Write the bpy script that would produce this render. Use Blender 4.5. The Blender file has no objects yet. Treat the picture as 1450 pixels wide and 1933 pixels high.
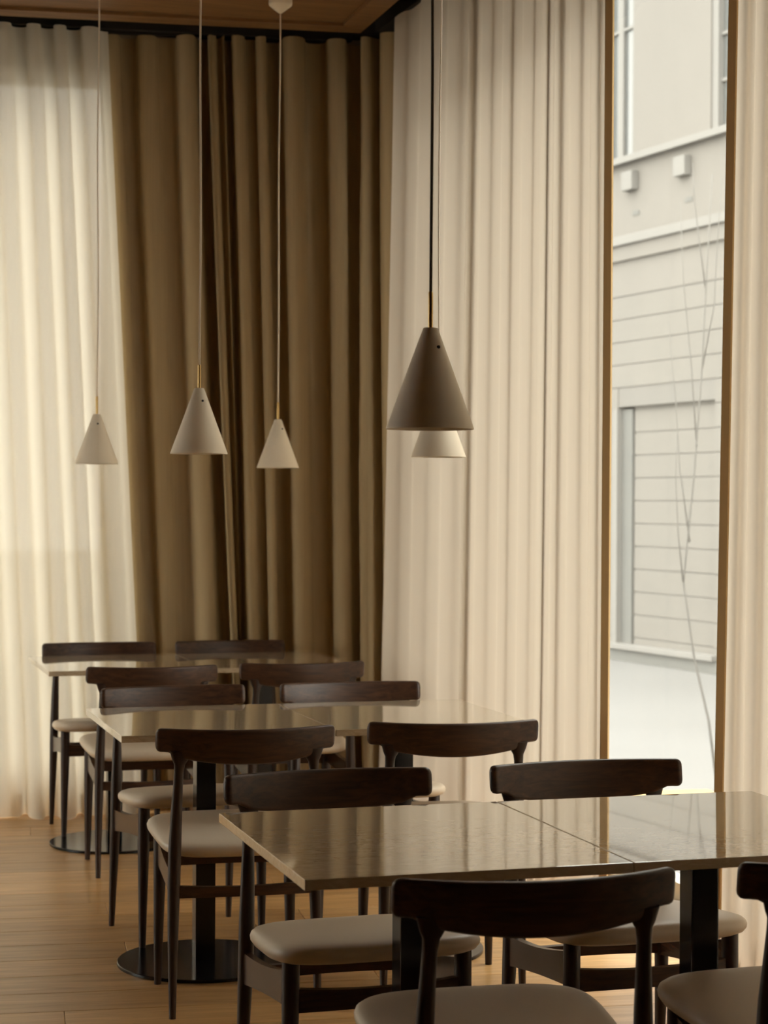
import bpy, bmesh, math, random
from mathutils import Vector, Matrix

random.seed(7)
SC = bpy.context.scene
COL = SC.collection

# ------------------------------------------------------------------ camera
CAM_H = 1.435
TH = math.radians(16.64)          # camera looks this far to the right of the table rows
ROLL = 0.0059
cam_d = bpy.data.cameras.new('camera')
cam = bpy.data.objects.new('camera', cam_d)
COL.objects.link(cam)
fw = Vector((math.sin(TH), math.cos(TH), 0))
rt = Vector((math.cos(TH), -math.sin(TH), 0))
up = Vector((0, 0, 1))
rx = rt * math.cos(ROLL) + up * math.sin(ROLL)
uy = up * math.cos(ROLL) - rt * math.sin(ROLL)
M = Matrix((rx, uy, -fw)).transposed().to_4x4()
M.translation = Vector((0, 0, CAM_H))
cam.matrix_world = M
cam_d.sensor_fit = 'HORIZONTAL'
cam_d.sensor_width = 36.0
cam_d.lens = 36.0 * 3580 / 1450
cam_d.shift_y = -16.5 / 1450
cam_d.clip_end = 300
cam_d.dof.use_dof = True
cam_d.dof.focus_distance = 4.6
cam_d.dof.aperture_fstop = 9.0
SC.camera = cam

# ------------------------------------------------------------------ world (overcast sky)
world = bpy.data.worlds.new('overcast_sky')
SC.world = world
world.use_nodes = True
bg = world.node_tree.nodes['Background']
bg.inputs['Color'].default_value = (1.0, 0.955, 0.88, 1)
bg.inputs['Strength'].default_value = 3.0

# ------------------------------------------------------------------ view
vs = SC.view_settings
vs.view_transform = 'Standard'
vs.look = 'None'
vs.gamma = 1.0
vs.use_curve_mapping = False
vs.exposure = 1.46
SC.cycles.max_bounces = 7
SC.cycles.diffuse_bounces = 4
SC.cycles.glossy_bounces = 3
SC.cycles.transmission_bounces = 6
SC.cycles.transparent_max_bounces = 8
SC.cycles.adaptive_threshold = 0.02
SC.cycles.caustics_reflective = False
SC.cycles.caustics_refractive = False

# ------------------------------------------------------------------ materials
def new_mat(name):
    m = bpy.data.materials.new(name)
    m.use_nodes = True
    nt = m.node_tree
    b = nt.nodes['Principled BSDF']
    return m, nt, b

def rgb(c):
    return (c[0], c[1], c[2], 1)

def simple(name, c, rough=0.5, metal=0.0, spec=0.5):
    m, nt, b = new_mat(name)
    b.inputs['Base Color'].default_value = rgb(c)
    b.inputs['Roughness'].default_value = rough
    b.inputs['Metallic'].default_value = metal
    b.inputs['Specular IOR Level'].default_value = spec
    return m

def wood(name, c1, c2, rough, scale=(1, 1, 1), noise=6.0, rand=0.0, bump=0.05, spec=0.5, c3=None):
    """grain stretched along the object's axis with the smallest scale"""
    m, nt, b = new_mat(name)
    N, L = nt.nodes, nt.links
    tc = N.new('ShaderNodeTexCoord')
    mp = N.new('ShaderNodeMapping')
    mp.inputs['Scale'].default_value = scale
    L.new(tc.outputs['Object'], mp.inputs['Vector'])
    vec = mp.outputs['Vector']
    if rand:
        oi = N.new('ShaderNodeObjectInfo')
        mul = N.new('ShaderNodeMath'); mul.operation = 'MULTIPLY'; mul.inputs[1].default_value = 37.0
        L.new(oi.outputs['Random'], mul.inputs[0])
        add = N.new('ShaderNodeVectorMath'); add.operation = 'ADD'
        L.new(vec, add.inputs[0]); L.new(mul.outputs[0], add.inputs[1])
        vec = add.outputs['Vector']
    n1 = N.new('ShaderNodeTexNoise')
    n1.inputs['Scale'].default_value = noise
    n1.inputs['Detail'].default_value = 6
    n1.inputs['Roughness'].default_value = 0.62
    n1.inputs['Distortion'].default_value = 0.6
    L.new(vec, n1.inputs['Vector'])
    cr = N.new('ShaderNodeValToRGB')
    cr.color_ramp.elements[0].position = 0.32
    cr.color_ramp.elements[0].color = rgb(c1)
    cr.color_ramp.elements[1].position = 0.70
    cr.color_ramp.elements[1].color = rgb(c2)
    L.new(n1.outputs['Fac'], cr.inputs['Fac'])
    out = cr.outputs['Color']
    if rand:
        mr = N.new('ShaderNodeMapRange')
        mr.inputs['To Min'].default_value = 1 - rand
        mr.inputs['To Max'].default_value = 1 + rand
        L.new(oi.outputs['Random'], mr.inputs['Value'])
        vm = N.new('ShaderNodeVectorMath'); vm.operation = 'SCALE'
        L.new(out, vm.inputs[0]); L.new(mr.outputs['Result'], vm.inputs['Scale'])
        out = vm.outputs['Vector']
    L.new(out, b.inputs['Base Color'])
    b.inputs['Roughness'].default_value = rough
    b.inputs['Specular IOR Level'].default_value = spec
    bp = N.new('ShaderNodeBump')
    bp.inputs['Strength'].default_value = bump
    bp.inputs['Distance'].default_value = 0.002
    L.new(n1.outputs['Fac'], bp.inputs['Height'])
    L.new(bp.outputs['Normal'], b.inputs['Normal'])
    return m

def cloth(name, c, transl, transp, weave=0.02, rough=1.0):
    """thin fabric: diffuse front + translucent + a little see-through"""
    m = bpy.data.materials.new(name)
    m.use_nodes = True
    nt = m.node_tree
    N, L = nt.nodes, nt.links
    N.clear()
    out = N.new('ShaderNodeOutputMaterial')
    tc = N.new('ShaderNodeTexCoord')
    mp = N.new('ShaderNodeMapping'); mp.inputs['Scale'].default_value = (60, 60, 1.2)
    L.new(tc.outputs['Object'], mp.inputs['Vector'])
    ns = N.new('ShaderNodeTexNoise'); ns.inputs['Scale'].default_value = 2.0; ns.inputs['Detail'].default_value = 3
    L.new(mp.outputs['Vector'], ns.inputs['Vector'])
    mr = N.new('ShaderNodeMapRange'); mr.inputs['To Min'].default_value = 1 - weave * 2; mr.inputs['To Max'].default_value = 1 + weave
    L.new(ns.outputs['Fac'], mr.inputs['Value'])
    vm = N.new('ShaderNodeVectorMath'); vm.operation = 'SCALE'
    vm.inputs[0].default_value = c
    L.new(mr.outputs['Result'], vm.inputs['Scale'])
    d = N.new('ShaderNodeBsdfDiffuse'); t = N.new('ShaderNodeBsdfTranslucent'); tr = N.new('ShaderNodeBsdfTransparent')
    L.new(vm.outputs['Vector'], d.inputs['Color']); L.new(vm.outputs['Vector'], t.inputs['Color'])
    m1 = N.new('ShaderNodeMixShader'); m1.inputs[0].default_value = transl
    L.new(d.outputs[0], m1.inputs[1]); L.new(t.outputs[0], m1.inputs[2])
    m2 = N.new('ShaderNodeMixShader'); m2.inputs[0].default_value = transp
    L.new(m1.outputs[0], m2.inputs[1]); L.new(tr.outputs[0], m2.inputs[2])
    L.new(m2.outputs[0], out.inputs['Surface'])
    return m

def glass(name, refl=0.05, haze=0.0):
    m = bpy.data.materials.new(name)
    m.use_nodes = True
    nt = m.node_tree
    N, L = nt.nodes, nt.links
    N.clear()
    out = N.new('ShaderNodeOutputMaterial')
    tr = N.new('ShaderNodeBsdfTransparent'); tr.inputs['Color'].default_value = (0.96, 0.98, 0.97, 1)
    gl = N.new('ShaderNodeBsdfGlossy'); gl.inputs['Roughness'].default_value = 0.01
    hz = N.new('ShaderNodeBsdfTranslucent'); hz.inputs['Color'].default_value = (0.9, 0.9, 0.88, 1)
    mh = N.new('ShaderNodeMixShader'); mh.inputs[0].default_value = haze
    L.new(tr.outputs[0], mh.inputs[1]); L.new(hz.outputs[0], mh.inputs[2])
    mx = N.new('ShaderNodeMixShader'); mx.inputs[0].default_value = refl
    L.new(mh.outputs[0], mx.inputs[1]); L.new(gl.outputs[0], mx.inputs[2])
    L.new(mx.outputs[0], out.inputs['Surface'])
    return m

def stone(name):
    m, nt, b = new_mat(name)
    N, L = nt.nodes, nt.links
    tc = N.new('ShaderNodeTexCoord')
    mp = N.new('ShaderNodeMapping'); mp.inputs['Scale'].default_value = (9, 26, 26)
    mp.inputs['Rotation'].default_value = (0, 0, 0.25)
    L.new(tc.outputs['Object'], mp.inputs['Vector'])
    n1 = N.new('ShaderNodeTexNoise'); n1.inputs['Scale'].default_value = 2.6; n1.inputs['Detail'].default_value = 7
    n1.inputs['Roughness'].default_value = 0.6; n1.inputs['Distortion'].default_value = 1.4
    L.new(mp.outputs['Vector'], n1.inputs['Vector'])
    cr = N.new('ShaderNodeValToRGB')
    e = cr.color_ramp.elements
    e[0].position = 0.28; e[0].color = rgb((0.50, 0.39, 0.255))
    e[1].position = 0.72; e[1].color = rgb((0.645, 0.54, 0.395))
    k = e.new(0.5); k.color = rgb((0.57, 0.46, 0.315))
    L.new(n1.outputs['Fac'], cr.inputs['Fac'])
    L.new(cr.outputs['Color'], b.inputs['Base Color'])
    b.inputs['Roughness'].default_value = 0.05
    b.inputs['IOR'].default_value = 1.6
    b.inputs['Coat Weight'].default_value = 0.7
    b.inputs['Coat Roughness'].default_value = 0.015
    b.inputs['Coat IOR'].default_value = 1.75
    return m

def leather(name, c):
    m, nt, b = new_mat(name)
    N, L = nt.nodes, nt.links
    tc = N.new('ShaderNodeTexCoord')
    n1 = N.new('ShaderNodeTexNoise'); n1.inputs['Scale'].default_value = 220; n1.inputs['Detail'].default_value = 3
    L.new(tc.outputs['Object'], n1.inputs['Vector'])
    bp = N.new('ShaderNodeBump'); bp.inputs['Strength'].default_value = 0.06; bp.inputs['Distance'].default_value = 0.001
    L.new(n1.outputs['Fac'], bp.inputs['Height']); L.new(bp.outputs['Normal'], b.inputs['Normal'])
    b.inputs['Base Color'].default_value = rgb(c)
    b.inputs['Roughness'].default_value = 0.42
    b.inputs['Specular IOR Level'].default_value = 0.55
    return m

def plaster(name, c, var=0.06, scale=1.2):
    m, nt, b = new_mat(name)
    N, L = nt.nodes, nt.links
    tc = N.new('ShaderNodeTexCoord')
    n1 = N.new('ShaderNodeTexNoise'); n1.inputs['Scale'].default_value = scale; n1.inputs['Detail'].default_value = 5
    L.new(tc.outputs['Object'], n1.inputs['Vector'])
    cr = N.new('ShaderNodeValToRGB')
    cr.color_ramp.elements[0].position = 0.3
    cr.color_ramp.elements[0].color = rgb([v * (1 - var) for v in c])
    cr.color_ramp.elements[1].position = 0.7
    cr.color_ramp.elements[1].color = rgb([min(1, v * (1 + var)) for v in c])
    L.new(n1.outputs['Fac'], cr.inputs['Fac']); L.new(cr.outputs['Color'], b.inputs['Base Color'])
    b.inputs['Roughness'].default_value = 0.9
    b.inputs['Specular IOR Level'].default_value = 0.15
    return m

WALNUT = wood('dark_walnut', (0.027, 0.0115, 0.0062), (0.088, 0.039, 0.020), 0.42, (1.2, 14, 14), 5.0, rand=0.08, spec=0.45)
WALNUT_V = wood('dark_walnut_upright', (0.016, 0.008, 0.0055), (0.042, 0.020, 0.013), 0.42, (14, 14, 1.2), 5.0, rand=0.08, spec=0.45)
OAK = wood('oak_planks', (0.43, 0.232, 0.082), (0.67, 0.405, 0.17), 0.34, (0.9, 9, 9), 3.2, rand=0.13, bump=0.08, spec=0.4)
CEIL_WOOD = wood('ceiling_wood', (0.16, 0.080, 0.032), (0.27, 0.145, 0.062), 0.45, (0.7, 8, 8), 3.0, spec=0.35)
STONE = stone('beige_marble')
SEAT = leather('taupe_leather', (0.63, 0.525, 0.40))
BLACK = simple('black_powder_coat', (0.006, 0.006, 0.008), 0.16, 0.0, 0.35)
SHADE = simple('matte_cream_paint', (0.80, 0.70, 0.55), 0.55, 0, 0.3)
SHADE_IN = simple('shade_inside_white', (0.8, 0.76, 0.68), 0.6)
BRASS = simple('brass', (0.55, 0.36, 0.14), 0.28, 1.0)
CORD = simple('cream_cord', (0.82, 0.72, 0.58), 0.7)
CORD_BACKLIT = simple('backlit_cord', (0.10, 0.075, 0.045), 0.6)  # cream cord seen against the light, shade painted into the colour
SCREW = simple('dark_screw', (0.03, 0.025, 0.02), 0.4, 0.6)
SHEER_R = cloth('beige_sheer', (0.70, 0.61, 0.50), 0.41, 0.015, 0.012)
SHEER_L = cloth('white_sheer', (0.74, 0.675, 0.56), 0.28, 0.014, 0.012)
DRAPE = cloth('tan_drape', (0.46, 0.348, 0.20), 0.0, 0.0, 0.06)
HEM = cloth('curtain_hem', (0.52, 0.35, 0.17), 0.12, 0.0, 0.05)
GLASS = glass('window_glass')
WALL = plaster('interior_wall', (0.42, 0.34, 0.24))
DARKWALL = plaster('rear_wall', (0.60, 0.46, 0.28))
FRAME = simple('pale_window_frame', (0.5, 0.49, 0.45), 0.5)
FACADE = plaster('pale_render', (0.166, 0.156, 0.143), 0.03, 0.8)
FACADE2 = plaster('pale_render_course', (0.163, 0.154, 0.141), 0.03, 0.8)
JOINT = plaster('joint_render', (0.153, 0.146, 0.136), 0.03, 0.8)
TRIM = plaster('white_render', (0.186, 0.180, 0.170), 0.02, 0.8)
NICHE = plaster('grey_reveal', (0.138, 0.138, 0.131), 0.04, 0.8)
FGLASS = simple('far_window_glass', (0.115, 0.12, 0.118), 0.15, 0, 0.5)
SNOW = plaster('trodden_snow', (0.165, 0.163, 0.160), 0.05, 0.35)
BARK = simple('grey_bark', (0.14, 0.135, 0.126), 0.9)

# ------------------------------------------------------------------ mesh helpers
def obj(name, bm, mat, parent=None, smooth=None):
    me = bpy.data.meshes.new(name)
    bmesh.ops.recalc_face_normals(bm, faces=bm.faces)
    bm.to_mesh(me); bm.free()
    if mat: me.materials.append(mat)
    o = bpy.data.objects.new(name, me)
    COL.objects.link(o)
    if parent: o.parent = parent
    if smooth is not None:
        for p in me.polygons: p.use_smooth = True
        if smooth > 0:
            me.set_sharp_from_angle(angle=math.radians(smooth))
    return o

def thing(name, label, cat, loc=(0, 0, 0), rz=0, group=None):
    o = bpy.data.objects.new(name, None)
    o.empty_display_size = 0.1
    COL.objects.link(o)
    o.location = loc
    o.rotation_euler = (0, 0, rz)
    o['label'] = label; o['category'] = cat
    if group: o['group'] = group
    return o

def tag(o, label, cat, group=None):
    o['label'] = label; o['category'] = cat
    if group: o['group'] = group
    return o

def structure(o):
    o['kind'] = 'structure'
    return o

def prism(bm, poly, z0, z1):
    a = [bm.verts.new((p[0], p[1], z0)) for p in poly]
    b = [bm.verts.new((p[0], p[1], z1)) for p in poly]
    n = len(poly)
    bm.faces.new(a[::-1]); bm.faces.new(b)
    for i in range(n):
        bm.faces.new((a[i], a[(i + 1) % n], b[(i + 1) % n], b[i]))

def box(bm, x0, x1, y0, y1, z0, z1, bev=0.0):
    if bev:
        t = bmesh.new()
        prism(t, [(x0, y0), (x1, y0), (x1, y1), (x0, y1)], z0, z1)
        bmesh.ops.bevel(t, geom=t.edges[:], offset=bev, segments=2, affect='EDGES', profile=0.7)
        merge(bm, t)
    else:
        prism(bm, [(x0, y0), (x1, y0), (x1, y1), (x0, y1)], z0, z1)

def merge(bm, t):
    vm = {}
    for v in t.verts: vm[v.index] = None
    t.verts.index_update()
    vs_ = [bm.verts.new(v.co) for v in t.verts]
    for f in t.faces:
        bm.faces.new([vs_[v.index] for v in f.verts])
    t.free()

def tube(bm, pts, radii, n=12, cap=True):
    """pts: list of (x,y,z); radii: list of r or (rx,ry); rings stay perpendicular to the path"""
    rings = []
    P = [Vector(p) for p in pts]
    prevx = None
    for i, p in enumerate(P):
        d = (P[min(i + 1, len(P) - 1)] - P[max(i - 1, 0)]).normalized()
        ref = Vector((1, 0, 0)) if abs(d.x) < 0.9 else Vector((0, 1, 0))
        if prevx is not None: ref = prevx
        xx = (ref - d * ref.dot(d)).normalized()
        prevx = xx
        yy = d.cross(xx)
        r = radii[i]
        r = r if isinstance(r, tuple) else (r, r)
        rings.append([bm.verts.new(p + xx * math.cos(2 * math.pi * k / n) * r[0] + yy * math.sin(2 * math.pi * k / n) * r[1]) for k in range(n)])
    for a, b in zip(rings, rings[1:]):
        for k in range(n):
            bm.faces.new((a[k], a[(k + 1) % n], b[(k + 1) % n], b[k]))
    if cap:
        bm.faces.new(rings[0][::-1]); bm.faces.new(rings[-1])

def lathe(bm, prof, n=48, closed=False):
    rings = []
    for r, z in prof:
        rings.append([bm.verts.new((r * math.cos(2 * math.pi * k / n), r * math.sin(2 * math.pi * k / n), z)) for k in range(n)])
    m = len(rings)
    for i in range(m if closed else m - 1):
        a, b = rings[i], rings[(i + 1) % m]
        for k in range(n):
            bm.faces.new((a[k], a[(k + 1) % n], b[(k + 1) % n], b[k]))
    if not closed:
        bm.faces.new(rings[0]); bm.faces.new(rings[-1])

def copy_tree(o, parent=None):
    c = o.copy()
    COL.objects.link(c)
    c.parent = parent
    for ch in [x for x in ALL_CHILDREN.get(o.name, [])]:
        copy_tree(ch, c)
    return c
ALL_CHILDREN = {}
def remember(root):
    ALL_CHILDREN[root.name] = list(root.children)
    for ch in root.children:
        ALL_CHILDREN[ch.name] = list(ch.children)

# ------------------------------------------------------------------ room shell
PHI = math.radians(-5.7)                     # the end wall and the boards run at this slant to the table rows
def yb(x, off=0.0):                          # end wall line
    return 9.02 - 0.10 * (x - 0.88) + off
ZC = 3.55

# floor: slab + planks
bm = bmesh.new()
box(bm, -3.6, 3.0, -3.2, 9.25, -0.30, -0.021)
floor = structure(obj('floor', bm, simple('subfloor', (0.10, 0.06, 0.03), 0.8)))
plank_meshes = []
PW = 0.205
for L_ in (1.4, 1.9, 2.4):
    b2 = bmesh.new()
    box(b2, 0.0008, L_ - 0.0008, 0.0008, PW - 0.0008, -0.02, 0.0)
    bmesh.ops.bevel(b2, geom=[e for e in b2.edges if all(abs(v.co.z) < 1e-6 for v in e.verts)], offset=0.0012, segments=1, affect='EDGES')
    me = bpy.data.meshes.new('plank'); b2.to_mesh(me); b2.free()
    me.materials.append(OAK)
    plank_meshes.append((L_, me))
cp, sp_ = math.cos(PHI), math.sin(PHI)
for row in range(0, 41):
    v = 0.9 + row * PW
    u = -2.6 - random.random() * 1.6
    while u < 2.6:
        L_, me = random.choice(plank_meshes)
        x = u * cp - v * sp_; y = u * sp_ + v * cp
        xe = (u + L_) * cp - v * sp_
        ye = (u + L_) * sp_ + v * cp
        inside = xe > -1.4 and y < 9.6 and ye < 9.0 and x < 2.95
        if inside and x > -3.4 and xe < 4.6:
            o = bpy.data.objects.new('plank', me)
            COL.objects.link(o)
            o.parent = floor
            o.location = (x, y, 0); o.rotation_euler = (0, 0, PHI)
        u += L_

# end wall with its tall window opening (x -2.4 .. 1.24)
def wallpoly(x0, x1, t0=0.0, t1=0.18):
    return [(x0, yb(x0, t0)), (x1, yb(x1, t0)), (x1, yb(x1, t1)), (x0, yb(x0, t1))]
WX0, WX1, WZ0, WZ1 = -2.4, 1.36, 0.17, 3.47
bm = bmesh.new()
prism(bm, wallpoly(-3.7, WX0), -0.3, 3.95)
prism(bm, wallpoly(WX1, 3.06), -0.3, 3.95)
prism(bm, wallpoly(WX0, WX1), -0.3, WZ0)
prism(bm, wallpoly(WX0, WX1), WZ1, 3.95)
structure(obj('wall_back', bm, WALL))

# right wall with window opening
RX, RX2 = 2.88, 3.06
RY0, RY1, RZ0, RZ1 = 2.5, 7.88, 0.04, 3.50
bm = bmesh.new()
box(bm, RX, RX2, -3.2, RY0, -0.3, 3.95)
box(bm, RX, RX2, RY1, 8.8, -0.3, 3.95)
box(bm, RX, RX2, RY0, RY1, -0.3, RZ0)
box(bm, RX, RX2, RY0, RY1, RZ1, 3.95)
structure(obj('wall_right', bm, WALL))
LY0, LY1 = 6.5, 8.3
bm = bmesh.new()
box(bm, -3.75, -3.6, -3.2, LY0, -0.3, 3.95)
box(bm, -3.75, -3.6, LY1, 9.65, -0.3, 3.95)
box(bm, -3.75, -3.6, LY0, LY1, -0.3, 0.1)
box(bm, -3.75, -3.6, LY0, LY1, 3.47, 3.95)
structure(obj('wall_left', bm, DARKWALL))
bm = bmesh.new(); box(bm, -3.75, 3.06, -3.35, -3.2, -0.3, 3.95)
structure(obj('wall_front', bm, DARKWALL))

# ceiling with a curtain slot along both window walls
def ye(x, off=0.0): return 8.40 - 0.12 * (x - 0.77) + off
SX = 2.33
bm = bmesh.new()
prism(bm, [(-3.6, -3.2), (SX - 0.11, -3.2), (SX - 0.11, ye(SX - 0.11, -0.11)), (-3.6, ye(-3.6, -0.11))], ZC + 0.015, ZC + 0.06)
ceiling = structure(obj('ceiling', bm, CEIL_WOOD))
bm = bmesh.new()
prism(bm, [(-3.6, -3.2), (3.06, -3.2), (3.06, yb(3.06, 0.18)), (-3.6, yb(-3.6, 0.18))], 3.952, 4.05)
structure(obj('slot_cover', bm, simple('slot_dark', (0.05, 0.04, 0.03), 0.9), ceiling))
bm = bmesh.new()
prism(bm, [(-3.6, ye(-3.6, -0.11)), (SX, ye(SX, -0.11)), (SX, ye(SX)), (-3.6, ye(-3.6))], ZC, ZC + 0.40)
obj('fascia_board', bm, CEIL_WOOD, ceiling)
bm = bmesh.new()
prism(bm, [(SX - 0.11, -3.2), (SX, -3.2), (SX, ye(SX, -0.111)), (SX - 0.11, ye(SX, -0.111))], ZC, ZC + 0.40)
obj('fascia_board', bm, CEIL_WOOD, ceiling)

# slot soffit and added rails, painted black for the shade in the slot
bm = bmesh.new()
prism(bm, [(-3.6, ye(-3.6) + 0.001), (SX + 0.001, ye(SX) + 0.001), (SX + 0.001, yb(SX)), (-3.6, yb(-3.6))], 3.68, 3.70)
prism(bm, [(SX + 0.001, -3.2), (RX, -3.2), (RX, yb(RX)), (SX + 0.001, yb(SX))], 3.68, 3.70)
SLOT_SHADE = simple('slot_shade_black', (0.012, 0.010, 0.008), 0.9)
obj('slot_soffit', bm, SLOT_SHADE, ceiling)
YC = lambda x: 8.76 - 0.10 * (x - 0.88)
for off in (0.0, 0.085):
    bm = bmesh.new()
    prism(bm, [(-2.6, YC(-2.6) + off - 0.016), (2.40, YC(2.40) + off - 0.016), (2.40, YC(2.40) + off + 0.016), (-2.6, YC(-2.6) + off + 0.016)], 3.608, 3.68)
    obj('slot_shade_rail', bm, SLOT_SHADE, ceiling)
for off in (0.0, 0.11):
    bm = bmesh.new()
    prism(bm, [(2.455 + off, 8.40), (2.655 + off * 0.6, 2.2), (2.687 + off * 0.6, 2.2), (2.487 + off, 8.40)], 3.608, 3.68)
    obj('slot_shade_rail', bm, SLOT_SHADE, ceiling)

# window 1 (end wall): frame, mullions, panes
win1 = structure(bpy.data.objects.new('window_1', None)); COL.objects.link(win1)
def wbar(x0, x1, z0, z1, t0=0.06, t1=0.12):
    b = bmesh.new(); prism(b, wallpoly(x0, x1, t0, t1), z0, z1); return b
bm = bmesh.new()
for a in ((WX0, WX0 + 0.06, WZ0, WZ1), (WX1 - 0.06, WX1, WZ0, WZ1)):
    prism(bm, wallpoly(a[0], a[1], 0.05, 0.13), a[2], a[3])
for a in ((WX0 + 0.06, WX1 - 0.06, WZ0, WZ0 + 0.06), (WX0 + 0.06, WX1 - 0.06, WZ1 - 0.06, WZ1)):
    prism(bm, wallpoly(a[0], a[1], 0.05, 0.13), a[2], a[3])
obj('window_frame', bm, FRAME, win1)
mx = [WX0 + 0.06, -1.2, 0.0, WX1 - 0.06]
for x in mx[1:3]:
    obj('mullion', wbar(x - 0.03, x + 0.03, WZ0 + 0.06, WZ1 - 0.06), FRAME, win1)
for a, b_ in zip(mx, mx[1:]):
    obj('pane', wbar(a + 0.03, b_ - 0.03, WZ0 + 0.06, WZ1 - 0.06, 0.085, 0.091), GLASS, win1)

# window 2 (right wall)
win2 = structure(bpy.data.objects.new('window_2', None)); COL.objects.link(win2)
bm = bmesh.new()
box(bm, RX + 0.04, RX + 0.12, RY0, RY0 + 0.06, RZ0, RZ1)
box(bm, RX + 0.04, RX + 0.12, RY1 - 0.06, RY1, RZ0, RZ1)
box(bm, RX + 0.04, RX + 0.12, RY0 + 0.06, RY1 - 0.06, RZ0, RZ0 + 0.06)
box(bm, RX + 0.04, RX + 0.12, RY0 + 0.06, RY1 - 0.06, RZ1 - 0.06, RZ1)
obj('window_frame', bm, FRAME, win2)
my = [RY0 + 0.06, 3.75, 5.05, 6.95, RY1 - 0.06]
for y in my[1:-1]:
    bm = bmesh.new(); box(bm, RX + 0.05, RX + 0.11, y - 0.03, y + 0.03, RZ0 + 0.06, RZ1 - 0.06, 0.004)
    obj('mullion', bm, FRAME, win2)
for a, b_ in zip(my, my[1:]):
    bm = bmesh.new(); box(bm, RX + 0.075, RX + 0.081, a + 0.03, b_ - 0.03, RZ0 + 0.06, RZ1 - 0.06)
    obj('pane', bm, GLASS, win2)

# window 3 (left wall, out of the photo)
win3 = structure(bpy.data.objects.new('window_3', None)); COL.objects.link(win3)
bm = bmesh.new()
for k in range(4):
    y = LY0 + (LY1 - LY0) * k / 3
    box(bm, -3.70, -3.64, y - 0.03, y + 0.03, 0.1, 3.47)
box(bm, -3.70, -3.64, LY0, LY1, 0.1, 0.16); box(bm, -3.70, -3.64, LY0, LY1, 3.41, 3.47)
obj('window_frame', bm, FRAME, win3)
for k in range(3):
    y0_ = LY0 + (LY1 - LY0) * k / 3; y1_ = LY0 + (LY1 - LY0) * (k + 1) / 3
    bm = bmesh.new(); box(bm, -3.672, -3.666, y0_ + 0.03, y1_ - 0.03, 0.16, 3.41)
    obj('pane', bm, GLASS, win3)

# ------------------------------------------------------------------ curtains
def curtain(name, mat, pts, wave, amp, ztop, zbot, label, edge_shift=(0, 0), pool=0.0, seed=1, nz=40,
            density=14, ampbot=1.0, sharp=0.0, parent=None, fade=1.0, phase=0.0, irregular=0.25, bottoms=None):
    """hanging cloth along the polyline pts; ripple pleats get looser and drift towards the hem"""
    rnd = random.Random(seed)
    P = [Vector((p[0], p[1], 0)) for p in pts]
    for _ in range(4 if len(P) > 2 else 0):          # round the corners of the run
        Q = [P[0]]
        for a, b in zip(P, P[1:]):
            Q += [a.lerp(b, 0.25), a.lerp(b, 0.75)]
        P = Q + [P[-1]]
    seg = [(b - a).length for a, b in zip(P, P[1:])]
    total = sum(seg)
    npl = max(2, int(total / wave))
    ph = [phase]
    bnd = [0.0]
    # irregular pleat widths and strengths
    widths = [1 + irregular * (rnd.random() * 2 - 1) for _ in range(npl)]
    s_ = sum(widths)
    edges = [0.0]
    for w_ in widths: edges.append(edges[-1] + w_ / s_)
    strength = [1 + 0.5 * (rnd.random() * 2 - 1) * irregular * 2 for _ in range(npl + 1)]
    drift = [rnd.uniform(-1, 1) for _ in range(npl + 1)]
    n = npl * density
    def at(t):
        d = t * total
        for i, L_ in enumerate(seg):
            if d <= L_ or i == len(seg) - 1:
                k = d / L_
                dirv = (P[i + 1] - P[i]).normalized()
                # soften the corner normals
                return P[i].lerp(P[i + 1], k), dirv
            d -= L_
    bm = bmesh.new()
    grid = []
    for j in range(nz + 1):
        h = j / nz                       # 0 top, 1 hem
        z = ztop + (zbot - ztop) * h
        row = []
        for i in range(n + 1):
            t = i / n
            # pleat index of t
            k = 0
            while k < npl - 1 and t > edges[k + 1]: k += 1
            loc = (t - edges[k]) / (edges[k + 1] - edges[k])
            st = strength[k] * (1 - loc) + strength[k + 1] * loc
            dr = drift[k] * (1 - loc) + drift[k + 1] * loc
            t2 = t + (edge_shift[0] * (1 - t) + edge_shift[1] * t) * h / total
            t2 += dr * 0.030 * h * h / max(total, 0.5) * min(1, 6 * t, 6 * (1 - t))
            base, dirv = at(min(max(t2, 0), 1))
            if t2 < 0: base = P[0] + dirv * (t2 * total)
            if t2 > 1: base = P[-1] + dirv * ((t2 - 1) * total)
            nor = Vector((-dirv.y, dirv.x, 0))
            wv = math.cos(2 * math.pi * loc + phase)
            if sharp: wv = math.copysign(abs(wv) ** (1 - sharp), wv)
            lo = math.sin(2 * math.pi * (loc * 0.5 + k * 0.37) + 3 * h) * 0.35 * h
            a = amp * (1 + (fade - 1) * min(1, t * 1.6)) * st * (1 - 0.12 * h + (ampbot - 1) * h)
            off = a * (wv + lo)
            side = 0.32 * wave * math.sin(4 * math.pi * loc) * 0.28 * (1 - 0.3 * h)
            p = base + nor * off + dirv * side
            if pool and z < 0.12:
                q = (0.12 - z) / 0.12
                p -= nor * pool * q * q * (0.6 + 0.6 * math.sin(k * 2.1 + loc * 5))
                zz = z
            else: zz = z
            row.append(bm.verts.new((p.x, p.y, zz)))
        grid.append(row)
    for a, b in zip(grid, grid[1:]):
        for i in range(n):
            bm.faces.new((a[i], a[i + 1], b[i + 1], b[i]))
    o = obj(name, bm, mat, parent, smooth=0)
    if label: tag(o, label, 'curtain')
    # edge lines for the hems
    return o, [Vector(grid[j][0].co) if False else None for j in range(0)], None

def edge_of(o, n_cols, which):
    me = o.data
    rows = len(me.vertices) // n_cols
    idx = 0 if which == 0 else n_cols - 1
    return [me.vertices[r * n_cols + idx].co.copy() for r in range(rows)]

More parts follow.
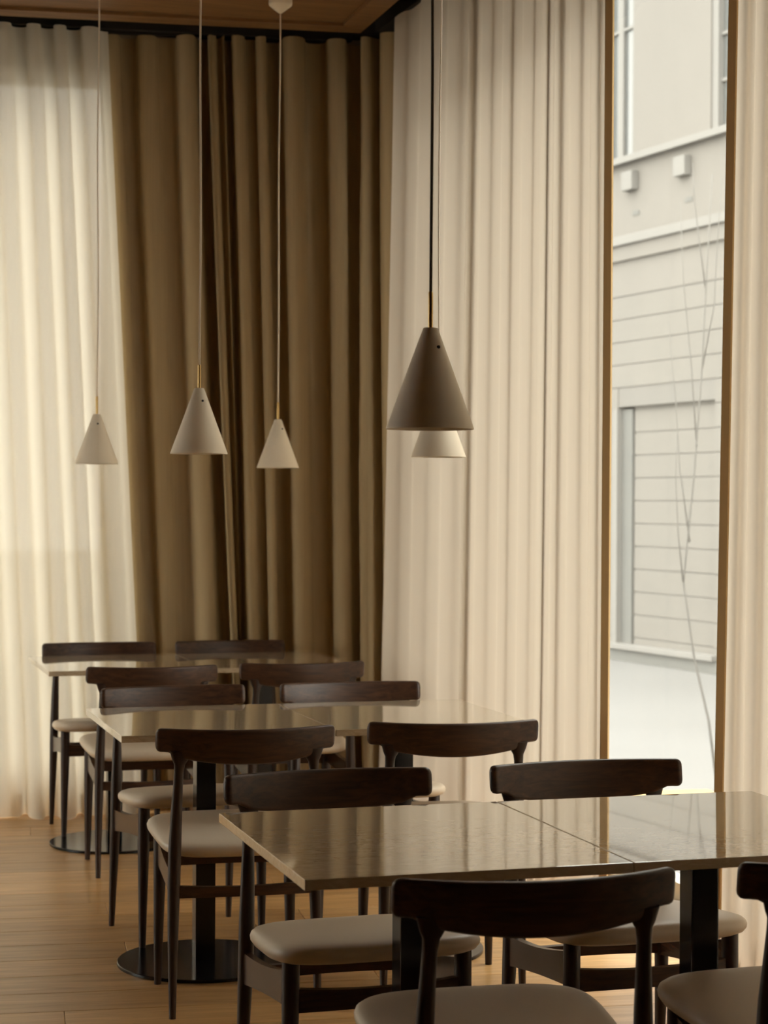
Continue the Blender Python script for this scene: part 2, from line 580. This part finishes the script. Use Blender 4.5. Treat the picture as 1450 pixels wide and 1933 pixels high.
def hem_strip(o, which, mat, width, thick, direction, name='hem'):
    """a folded vertical hem on the leading edge of a curtain panel"""
    # column count from topology: vertices of the first row share the top z
    me = o.data
    zt = me.vertices[0].co.z
    ncol = sum(1 for v in me.vertices if abs(v.co.z - zt) < 1e-5)
    line = edge_of(o, ncol, which)
    bm = bmesh.new()
    d = Vector(direction).normalized()
    nrm = Vector((-d.y, d.x, 0))
    rings = []
    for p in line:
        rings.append([bm.verts.new(p + d * a + nrm * b) for a, b in ((0, -thick), (width, -thick * 0.6), (width, thick * 0.6), (0, thick))])
    for a, b in zip(rings, rings[1:]):
        for k in range(4):
            bm.faces.new((a[k], a[(k + 1) % 4], b[(k + 1) % 4], b[k]))
    bm.faces.new(rings[0]); bm.faces.new(rings[-1])
    h = obj(name, bm, mat, o)
    h['label'] = 'tan folded edge hem of the curtain'
    return h

# end wall: sheer on the left, drape on the right, turning the corner
c_sheer_back, _, _ = curtain('sheer_curtain', SHEER_L, [(-2.5, YC(-2.5)), (1.27, YC(1.27))], 0.140, 0.040, 3.605, 0.002,
        'white sheer curtain glowing in front of the left window', edge_shift=(0, 0.19), pool=0.10, seed=3, ampbot=1.1)
curtain('drape_curtain', DRAPE, [(1.235, YC(1.235) + 0.12), (1.55, YC(1.55) + 0.095), (1.85, YC(1.85) + 0.03), (2.38, YC(2.38) + 0.0), (2.53, 8.54), (2.60, 8.14)], 0.140, 0.048, 3.605, 0.002,
        'opaque brown drape hanging in the room corner', edge_shift=(0.19, 0), seed=12, fade=1.7, ampbot=1.0, irregular=0.8, sharp=0.1)
c_sheer_r, _, _ = curtain('sheer_curtain', SHEER_R, [(2.47, 8.22), (2.56, 5.98)], 0.19, 0.028, 3.605, 0.002,
        'wide beige sheer curtain between the brown drape and the clear pane', edge_shift=(-0.16, 0.0), pool=0.05, seed=23, fade=0.24, ampbot=0.8, irregular=0.7)
hem_strip(c_sheer_r, 1, HEM, 0.036, 0.006, (0.35, -1, 0))
c_sheer_r2, _, _ = curtain('sheer_curtain', SHEER_R, [(2.61, 5.09), (2.68, 2.3)], 0.16, 0.014, 3.605, 0.002,
        'beige sheer curtain cut by the right edge of the photo', edge_shift=(-0.095, 0.0), pool=0.10, seed=31, ampbot=1.0, irregular=0.4)
hem_strip(c_sheer_r2, 0, HEM, 0.040, 0.006, (-0.25, 1, 0))

# ------------------------------------------------------------------ tables
TW, TD, TT = 0.641, 0.757, 0.020
TOPZ = 0.76
def make_table():
    t = thing('bistro_table', 'x', 'table')
    bm = bmesh.new()
    box(bm, -TW / 2 + 0.001, TW / 2 - 0.001, -TD / 2, TD / 2, TOPZ - TT, TOPZ, 0.0016)
    obj('tabletop', bm, STONE, t)
    bm = bmesh.new()
    box(bm, -0.15, 0.15, -0.15, 0.15, TOPZ - TT - 0.008, TOPZ - TT - 0.0003)
    obj('mounting_plate', bm, BLACK, t)
    bm = bmesh.new()
    box(bm, -0.031, 0.031, -0.031, 0.031, 0.0115, TOPZ - TT - 0.0083, 0.004)
    obj('column', bm, BLACK, t)
    bm = bmesh.new()
    lathe(bm, [(0.262, 0.0), (0.268, 0.002), (0.268, 0.010), (0.266, 0.0118), (0.05, 0.012)], 72)
    obj('base_disc', bm, BLACK, t, smooth=40)
    return t
table0 = make_table(); remember(table0)
TABLES = [
    (0.839, 4.049, 0, 'marble table of the front row, corner nearest the camera'),
    (0.839, 4.049, 1, 'marble table of the front row, at the photo\'s right edge'),
    (0.842, 6.205, 0, 'left marble table of the middle row, black disc base in view'),
    (0.842, 6.205, 1, 'right marble table of the middle row beside the beige sheer'),
    (0.883, 8.344, 0, 'left marble table of the back row, before the white sheer'),
    (0.883, 8.344, 1, 'right marble table of the back row, before the brown drape'),
]
for i, (x, y, k, lab) in enumerate(TABLES):
    t = table0 if i == 0 else copy_tree(table0)
    t.location = (x + TW * (k + 0.5) + 0.001 * k, y - TD / 2, 0)
    t['label'] = lab; t['group'] = 'marble tables in three rows'

# ------------------------------------------------------------------ chairs (local: facing -y)
def make_chair():
    c = thing('dining_chair', 'x', 'chair')
    # cushion
    bm = bmesh.new()
    n = 56
    y0, y1 = -0.228, 0.184
    def outline(sc):
        o_ = []
        for k in range(n):
            a = 2 * math.pi * k / n
            ca, sa = math.cos(a), math.sin(a)
            e = 2 / 4.6
            u = math.copysign(abs(ca) ** e, ca); v = math.copysign(abs(sa) ** e, sa)
            yy = (y0 + y1) / 2 + v * (y1 - y0) / 2
            hw = 0.248 + (0.218 - 0.248) * (yy - y0) / (y1 - y0)
            bow = -0.012 * (1 - u * u) if v < 0 else 0
            o_.append((u * hw * sc, (y0 + y1) / 2 + (yy - (y0 + y1) / 2) * sc + bow * sc))
        return o_
    def zs(y): return 0.0 - 0.078 * (y - y0)      # the seat falls towards the back
    layers = [(0.80, 0.460), (0.90, 0.4615), (0.965, 0.468), (0.995, 0.478), (1.0, 0.486), (0.988, 0.494), (0.955, 0.5005), (0.89, 0.505), (0.75, 0.508), (0.45, 0.509), (0.15, 0.5085)]
    rings = []
    for sc, z in layers:
        rings.append([bm.verts.new((x, y, z + zs(y))) for x, y in outline(sc)])
    for a, b in zip(rings, rings[1:]):
        for k in range(n): bm.faces.new((a[k], a[(k + 1) % n], b[(k + 1) % n], b[k]))
    bm.faces.new(rings[0][::-1]); bm.faces.new(rings[-1])
    obj('seat', bm, SEAT, c, smooth=0)
    # backrest
    bm = bmesh.new()
    W2, zt = 0.2525, 0.806
    def bot(s):
        s = abs(s)
        if s > 0.87: return 0.067
        if s > 0.74: return 0.067 + (0.87 - s) / 0.13 * 0.017
        return 0.084 + 0.017 * (1 - (s / 0.74) ** 2)
    S = [-1, -0.995, -0.985, -0.97, -0.95] + [-0.95 + 1.9 * i / 44 for i in range(1, 44)] + [0.95, 0.97, 0.985, 0.995, 1]
    rings = []
    for s in S:
        x = W2 * s
        y = 0.20 + 0.066 * (1 - s * s)
        dist = (1 - abs(s)) * W2
        rr = 0.014
        ins = 0 if dist >= rr else rr - math.sqrt(max(0, rr * rr - (rr - dist) ** 2))
        top = zt - ins - 0.003 * (1 - s * s)
        btm = zt - bot(s) + ins
        th = 0.011 if dist > 0.006 else 0.011 * (0.55 + 0.45 * dist / 0.006)
        hh = top - btm
        sec = []
        m = 7
        r = min(0.008, hh / 2 - 0.001)
        # rounded rectangle section (yy, zz)
        for (cy, cz, a0) in ((th - r * 0.95, top - r, 0), (-(th - r * 0.95), top - r, 90), (-(th - r * 0.95), btm + r, 180), (th - r * 0.95, btm + r, 270)):
            for q in range(4):
                a = math.radians(a0 + q * 30)
                sec.append((cy + r * 0.95 * math.cos(a), cz + r * math.sin(a)))
        tang = Vector((W2, -0.132 * s, 0)).normalized()
        nor = Vector((-tang.y, tang.x, 0))
        rings.append([bm.verts.new((x + nor.x * a, y + nor.y * a + (z - 0.75) * 0.13, z)) for a, z in sec])
    k_ = len(rings[0])
    for a, b in zip(rings, rings[1:]):
        for k in range(k_): bm.faces.new((a[k], a[(k + 1) % k_], b[(k + 1) % k_], b[k]))
    bm.faces.new(rings[0]); bm.faces.new(rings[-1][::-1])
    obj('backrest', bm, WALNUT, c, smooth=50)
    # legs
    for s in (-1, 1):
        bm = bmesh.new()
        tube(bm, [(s * 0.206, 0.232, 0.0), (s * 0.205, 0.222, 0.12), (s * 0.203, 0.211, 0.26), (s * 0.201, 0.2065, 0.36), (s * 0.199, 0.2065, 0.46),
                  (s * 0.196, 0.212, 0.56), (s * 0.193, 0.220, 0.64), (s * 0.1915, 0.2255, 0.685), (s * 0.190, 0.2285, 0.706), (s * 0.189, 0.230, 0.718), (s * 0.188, 0.2325, 0.742)],
             [(0.0095, 0.0095), (0.0125, 0.0125), (0.016, 0.016), (0.018, 0.018), (0.0185, 0.018), (0.0165, 0.0155), (0.0140, 0.0128), (0.0135, 0.0115), (0.0155, 0.011), (0.022, 0.0105), (0.030, 0.0085)], 16)
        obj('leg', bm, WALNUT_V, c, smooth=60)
        bm = bmesh.new()
        tube(bm, [(s * 0.200, -0.160, 0.0), (s * 0.199, -0.158, 0.15), (s * 0.197, -0.156, 0.30), (s * 0.196, -0.156, 0.38), (s * 0.196, -0.156, 0.459)],
             [0.0105, 0.0145, 0.0180, 0.0195, 0.0190], 16)
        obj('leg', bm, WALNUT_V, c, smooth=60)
        # side rail, deeper towards the front, top edge hollowed so light shows under the cushion
        bm = bmesh.new()
        nseg = 10
        rings = []
        for i in range(nseg + 1):
            t = i / nseg
            yy = -0.150 + t * 0.352
            x = s * (0.196 + 0.004 * t)
            ztop = 0.440 - 0.042 * t - 0.010 * math.sin(math.pi * t)
            zbot = 0.362 - 0.036 * t + 0.004 * math.sin(math.pi * t)
            rings.append([bm.verts.new((x + a, yy, z)) for a, z in ((-0.009, zbot), (0.009, zbot), (0.009, ztop), (-0.009, ztop))])
        for a, b in zip(rings, rings[1:]):
            for k in range(4): bm.faces.new((a[k], a[(k + 1) % 4], b[(k + 1) % 4], b[k]))
        bm.faces.new(rings[0]); bm.faces.new(rings[-1])
        obj('side_rail', bm, simple_side, c)
    # front and rear rails, gently bowed
    for nm, yy, z0, z1, bow, sag in (('front_rail', -0.156, 0.350, 0.402, -0.012, 0.008), ('rear_rail', 0.2065, 0.330, 0.364, 0.018, 0.004)):
        bm = bmesh.new()
        rings = []
        nseg = 14
        for i in range(nseg + 1):
            s = -1 + 2 * i / nseg
            x = s * 0.196
            y = yy + bow * (1 - s * s)
            rings.append([bm.verts.new((x, y + a, z)) for a, z in ((-0.009, z0 + 0.002 * (1 - s * s)), (0.009, z0 + 0.002 * (1 - s * s)), (0.009, z1 - sag * (1 - s * s)), (-0.009, z1 - sag * (1 - s * s)))])
        for a, b in zip(rings, rings[1:]):
            for k in range(4): bm.faces.new((a[k], a[(k + 1) % 4], b[(k + 1) % 4], b[k]))
        bm.faces.new(rings[0]); bm.faces.new(rings[-1])
        obj(nm, bm, WALNUT, c)
    return c
simple_side = wood('dark_walnut_side', (0.030, 0.014, 0.008), (0.085, 0.042, 0.024), 0.26, (14, 1.2, 14), 5.0, rand=0.08, spec=0.5)
chair0 = make_chair(); remember(chair0)
# (x, y of the backrest ends, faces camera?, turn in degrees, label)
CHAIRS = [
    (1.182, 3.036, False, -3.0, 'walnut chair closest to the camera, its back turned, seat cropped below'),
    (1.815, 3.03, False, 0.0, 'walnut chair cropped by the lower right corner of the photo'),
    (1.154, 4.290, True, 2.0, 'chair tucked behind the front marble table\'s left corner, seat under it'),
    (1.805, 4.290, True, 1.0, 'chair behind the front table, back standing before the clear window pane'),
    (1.160, 5.225, False, -3.0, 'back-turned chair at the middle table\'s left, over the black disc base'),
    (1.776, 5.225, False, -6.0, 'back-turned chair at the middle table\'s right, back against the beige sheer'),
    (1.170, 6.405, True, 5.0, 'chair on the far side of the middle row\'s left table'),
    (1.797, 6.405, True, -1.0, 'chair on the far side of the middle row\'s right table'),
    (1.240, 7.255, False, -1.0, 'back-turned chair at the back row\'s left table'),
    (1.845, 7.290, False, 0.0, 'back-turned chair at the back row\'s right table, beside the beige sheer\'s edge'),
    (1.212, 8.475, True, 0.0, 'farthest chair on the left, against the white sheer curtain'),
    (1.808, 8.475, True, 0.0, 'farthest chair before the brown drape'),
]
for i, (x, y, facing, turn, lab) in enumerate(CHAIRS):
    c = chair0 if i == 0 else copy_tree(chair0)
    a = math.radians(turn) + (0 if facing else math.pi)
    # backrest ends sit 0.20 behind the chair's origin (plus the lean at the top)
    off = Vector((0, 0.207, 0)); off.rotate(Matrix.Rotation(a, 3, 'Z').to_euler())
    c.location = (x - off.x, y - off.y, 0)
    c.rotation_euler = (0, 0, a)
    c['label'] = lab; c['group'] = 'walnut dining chairs'

# ------------------------------------------------------------------ pendants
def make_pendant():
    p = thing('pendant_lamp', 'x', 'lamp')            # origin: centre of the rim
    D2, Hs, r1 = 0.089, 0.205, 0.0155
    bm = bmesh.new()
    t = 0.0022
    lathe(bm, [(D2, 0.0), (D2, 0.003), (r1, Hs - 0.002), (r1 - 0.002, Hs), (0.0045, Hs), (0.0045, Hs - t), (r1 - 0.004, Hs - t - 0.003), (D2 - t, 0.002), (D2 - t, 0.0)], 64, closed=True)
    sh = obj('shade', bm, SHADE, p, smooth=40)
    bm = bmesh.new()
    lathe(bm, [(0.0048, Hs - 0.01), (0.0048, Hs + 0.070), (0.0038, Hs + 0.073)], 16)
    obj('stem', bm, BRASS, p, smooth=40)
    # screws in the shade wall
    for ang in (-95, 85):
        a = math.radians(ang)
        zz = Hs * 0.80
        r = D2 + (r1 - D2) * (zz / Hs)
        bm = bmesh.new()
        tube(bm, [(math.cos(a) * (r - 0.002), math.sin(a) * (r - 0.002), zz), (math.cos(a) * (r + 0.0012), math.sin(a) * (r + 0.0012), zz + 0.0005)], [0.0038, 0.0034], 12)
        obj('screw', bm, SCREW, sh, smooth=50)
    # lamp holder inside
    bm = bmesh.new()
    lathe(bm, [(0.014, Hs - 0.075), (0.014, Hs - 0.02), (0.006, Hs - 0.012)], 20)
    obj('lamp_holder', bm, BLACK, p, smooth=40)
    # cord and ceiling canopy
    zc = ZC + 0.015 - PZ
    bm = bmesh.new()
    pts = []
    z0 = Hs + 0.071
    for i in range(25):
        q = i / 24
        pts.append((0.004 * math.sin(q * 7.0) * math.sin(math.pi * q), 0.003 * math.sin(q * 5.0) * math.sin(math.pi * q), z0 + (zc - 0.055 - z0) * q))
    tube(bm, pts, [0.0032] * 25, 8)
    obj('cord', bm, CORD, p, smooth=0)
    bm = bmesh.new()
    lathe(bm, [(0.004, zc - 0.062), (0.014, zc - 0.055), (0.048, zc - 0.028), (0.050, zc - 0.022), (0.050, zc - 0.0003)], 40)
    obj('canopy', bm, SHADE, p, smooth=40)
    return p
PZ = CAM_H + 0.845 * 0.178
pend0 = make_pendant(); remember(pend0)
PENDANTS = [
    (1.187, 3.650, 0.0, 20, 'large taupe cone pendant hanging nearest, over the front table', True),
    (1.139, 5.830, 0.0, 15, 'cream cone pendant hanging over the middle row\'s left table', False),
    (1.925, 5.830, 0.0, 80, 'white cone pendant half hidden behind the nearest pendant', False),
    (1.098, 7.80, 0.004, 5, 'small cone pendant hanging before the glowing white sheer', False),
    (1.862, 7.80, -0.004, 30, 'small cream pendant before the brown drape, canopy showing', False),
]
for i, (x, y, dz, rot, lab, dark) in enumerate(PENDANTS):
    p = pend0 if i == 0 else copy_tree(pend0)
    p.location = (x, y, PZ + dz)
    p.rotation_euler = (0, 0, math.radians(rot))
    p['label'] = lab; p['group'] = 'cone pendants'


for ch in pend0.children:                      # backlit look of the nearest cord, put into its colour
    if ch.name.split('.')[0] == 'cord':
        ch.data = ch.data.copy(); ch.data.materials[0] = CORD_BACKLIT

# ------------------------------------------------------------------ street outside
bm = bmesh.new()
box(bm, -60, 60, -40, 80, -0.75, -0.63)
gr = structure(obj('ground', bm, SNOW))

AF = math.radians(7.8)
P0 = Vector((10.37, 21.95, 0))
UF = Vector((-math.sin(AF), math.cos(AF), 0))    # along the facade, away from the camera
NF = Vector((-math.cos(AF), -math.sin(AF), 0))   # out of the facade, towards the street
FM = Matrix((UF, NF, Vector((0, 0, 1)))).transposed().to_4x4()
fac = thing('street_building', 'pale rendered building across the snowy street', 'building')
FM.translation = P0
fac.matrix_world = FM
def fbox(name, mat, u0, u1, n0, n1, z0, z1, bev=0.0, parent=None):
    bm = bmesh.new(); box(bm, u0, u1, n0, n1, z0, z1, bev)
    return obj(name, bm, mat, parent or fac)
U0, U1 = -22.0, 9.0
fbox('wall', JOINT, U0, U1, -1.2, -0.34, -0.63, 9.0)
fbox('joint_bed', JOINT, U0, -0.90, -0.34, -0.032, -0.63, 4.2)
fbox('joint_bed', JOINT, 1.46, U1, -0.34, -0.032, -0.63, 4.2)
fbox('joint_bed', JOINT, -0.90, 1.46, -0.34, -0.032, 2.73, 4.2)
fbox('joint_bed', JOINT, -0.88, 1.05, -0.34, -0.112, -0.45, 2.73)
# upper storey wall left as piers between windows
WINS = [(0.985, 1.80), (-2.0, -0.80), (-5.0, -3.8), (-8.0, -6.8), (-11, -9.8), (4.1, 5.2)]
edges = sorted(WINS)
cur = U0
for a, b in edges + [(U1, U1)]:
    fbox('pier', FACADE, cur, a, -0.34, 0.0, 5.95, 9.0)
    cur = b
for a, b in WINS:
    fbox('spandrel', FACADE, a, b, -0.34, 0.0, 8.6, 9.0)
    fr = 0.05 if a > 0.9 and a < 1 else 0.13
    w = fbox('window', FGLASS, a + fr, b - 0.13, -0.12, -0.10, 6.06, 8.5)
    for args in ((a, a + fr, -0.13, -0.02, 5.95, 8.6), (b - 0.13, b, -0.13, -0.02, 5.95, 8.6), (a + fr, b - 0.13, -0.13, -0.02, 5.95, 6.06), (a + fr, b - 0.13, -0.13, -0.02, 8.5, 8.6)):
        fbox('window_frame', TRIM, *args, parent=w)
    mw = 0.06 if fr < 0.1 else 0.025
    fbox('muntin', TRIM, (a + b) / 2 - mw, (a + b) / 2 + mw, -0.10, -0.06, 6.06, 8.5, parent=w)
    for zz in ((7.75,) if fr < 0.1 else (6.63, 7.2, 7.8)):
        fbox('muntin', TRIM, a + fr, b - 0.13, -0.10, -0.065, zz - 0.02, zz + 0.02, parent=w)
fbox('string_course', TRIM, U0, U1, -0.34, 0.10, 5.93, 6.02, 0.01)
fbox('frieze', FACADE, U0, U1, -0.34, -0.02, 4.98, 5.93)
u = 1.01
k = -2
while u + k * 1.235 > U0 + 1 and k < 12:
    uu = 1.01 - k * 1.235
    if U0 < uu < U1:
        fbox('corbel', TRIM, uu - 0.13, uu + 0.13, -0.02, 0.09, 5.56, 5.81, 0.015)
        fbox('vent_slot', NICHE, uu - 0.16, uu + 0.0, -0.03, -0.012, 5.23, 5.29)
    k += 1
fbox('cornice', TRIM, U0, U1, -0.34, 0.08, 4.86, 4.98, 0.012)
fbox('cornice_band', FACADE, U0, U1, -0.34, 0.03, 4.66, 4.86, 0.01)
fbox('ground_storey_frieze', FACADE, U0, U1, -0.34, -0.02, 4.20, 4.66)
# rusticated courses of the ground storey, interrupted by the tall recess
NI0, NI1 = -0.90, 1.36
z = 4.18; i = 0
while z > -0.4:
    z0 = z - 0.300
    if z0 > 2.72:
        fbox('course', FACADE2, U0, U1, -0.34, -0.02, z0 + 0.012, z - 0.004, 0.006)
    else:
        fbox('course', FACADE2, U0, NI0, -0.34, -0.02, z0 + 0.012, z - 0.004, 0.006)
        fbox('course', FACADE2, NI1, U1, -0.34, -0.02, z0 + 0.012, z - 0.004, 0.006)
        fbox('course', FACADE2, NI0 + 0.05, NI1 - 0.30, -0.34, -0.10, z0 + 0.012, z - 0.004, 0.006)
    z = z0
fbox('reveal', NICHE, NI1 - 0.27, NI1 - 0.02, -0.33, -0.08, -0.42, 2.70)
fbox('frame_post', TRIM, NI1 - 0.02, NI1 + 0.10, -0.33, 0.0, -0.42, 2.70)
fbox('sill', TRIM, NI0 - 0.1, NI1 + 0.1, -0.34, 0.08, -0.47, -0.40, 0.008)
fbox('plinth', NICHE, U0, U1, -0.34, 0.02, -0.63, -0.47)

# slim bare street sapling
tree = thing('bare_sapling', 'slim leafless sapling standing in the snow beyond the clear pane', 'tree', (6.262, 12.46, -0.63))
TB = Vector((6.262, 12.46, -0.63))
def tw(p, k=1.144):
    v = Vector((p[0] * k, p[1] * k, (p[2] - 1.435) * k + 1.435))
    return v - TB
main = [tw(p) for p in ((5.47, 10.89, -0.37), (5.413, 10.907, 0.073), (5.321, 10.934, 0.475), (5.254, 10.954, 0.943), (5.314, 10.936, 1.614), (5.358, 10.923, 2.285), (5.387, 10.915, 2.955), (5.416, 10.906, 3.525))]
bm = bmesh.new(); tube(bm, main, [0.011, 0.010, 0.009, 0.0085, 0.008, 0.007, 0.006, 0.004], 7)
obj('trunk', bm, BARK, tree, smooth=0)
brs = [((5.29, 10.94, 1.20), (5.23, 10.97, 1.68), (5.215, 11.0, 2.1), (5.16, 11.0, 2.6)),
       ((5.33, 10.93, 1.8), (5.30, 10.95, 2.3), (5.24, 10.95, 2.85), (5.22, 10.96, 3.35)),
       ((5.36, 10.92, 2.3), (5.43, 10.90, 2.7), (5.44, 10.88, 3.1), (5.46, 10.86, 3.5)),
       ((5.38, 10.92, 2.8), (5.34, 10.93, 3.1), (5.31, 10.95, 3.4), (5.30, 10.95, 3.6)),
       ((5.25, 10.95, 0.95), (5.20, 10.92, 1.25), (5.17, 10.90, 1.6), (5.17, 10.88, 1.9))]
for b_ in brs:
    bm = bmesh.new(); tube(bm, [tw(p) for p in b_], [0.006, 0.0052, 0.0042, 0.0025], 6)
    obj('branch', bm, BARK, tree, smooth=0)
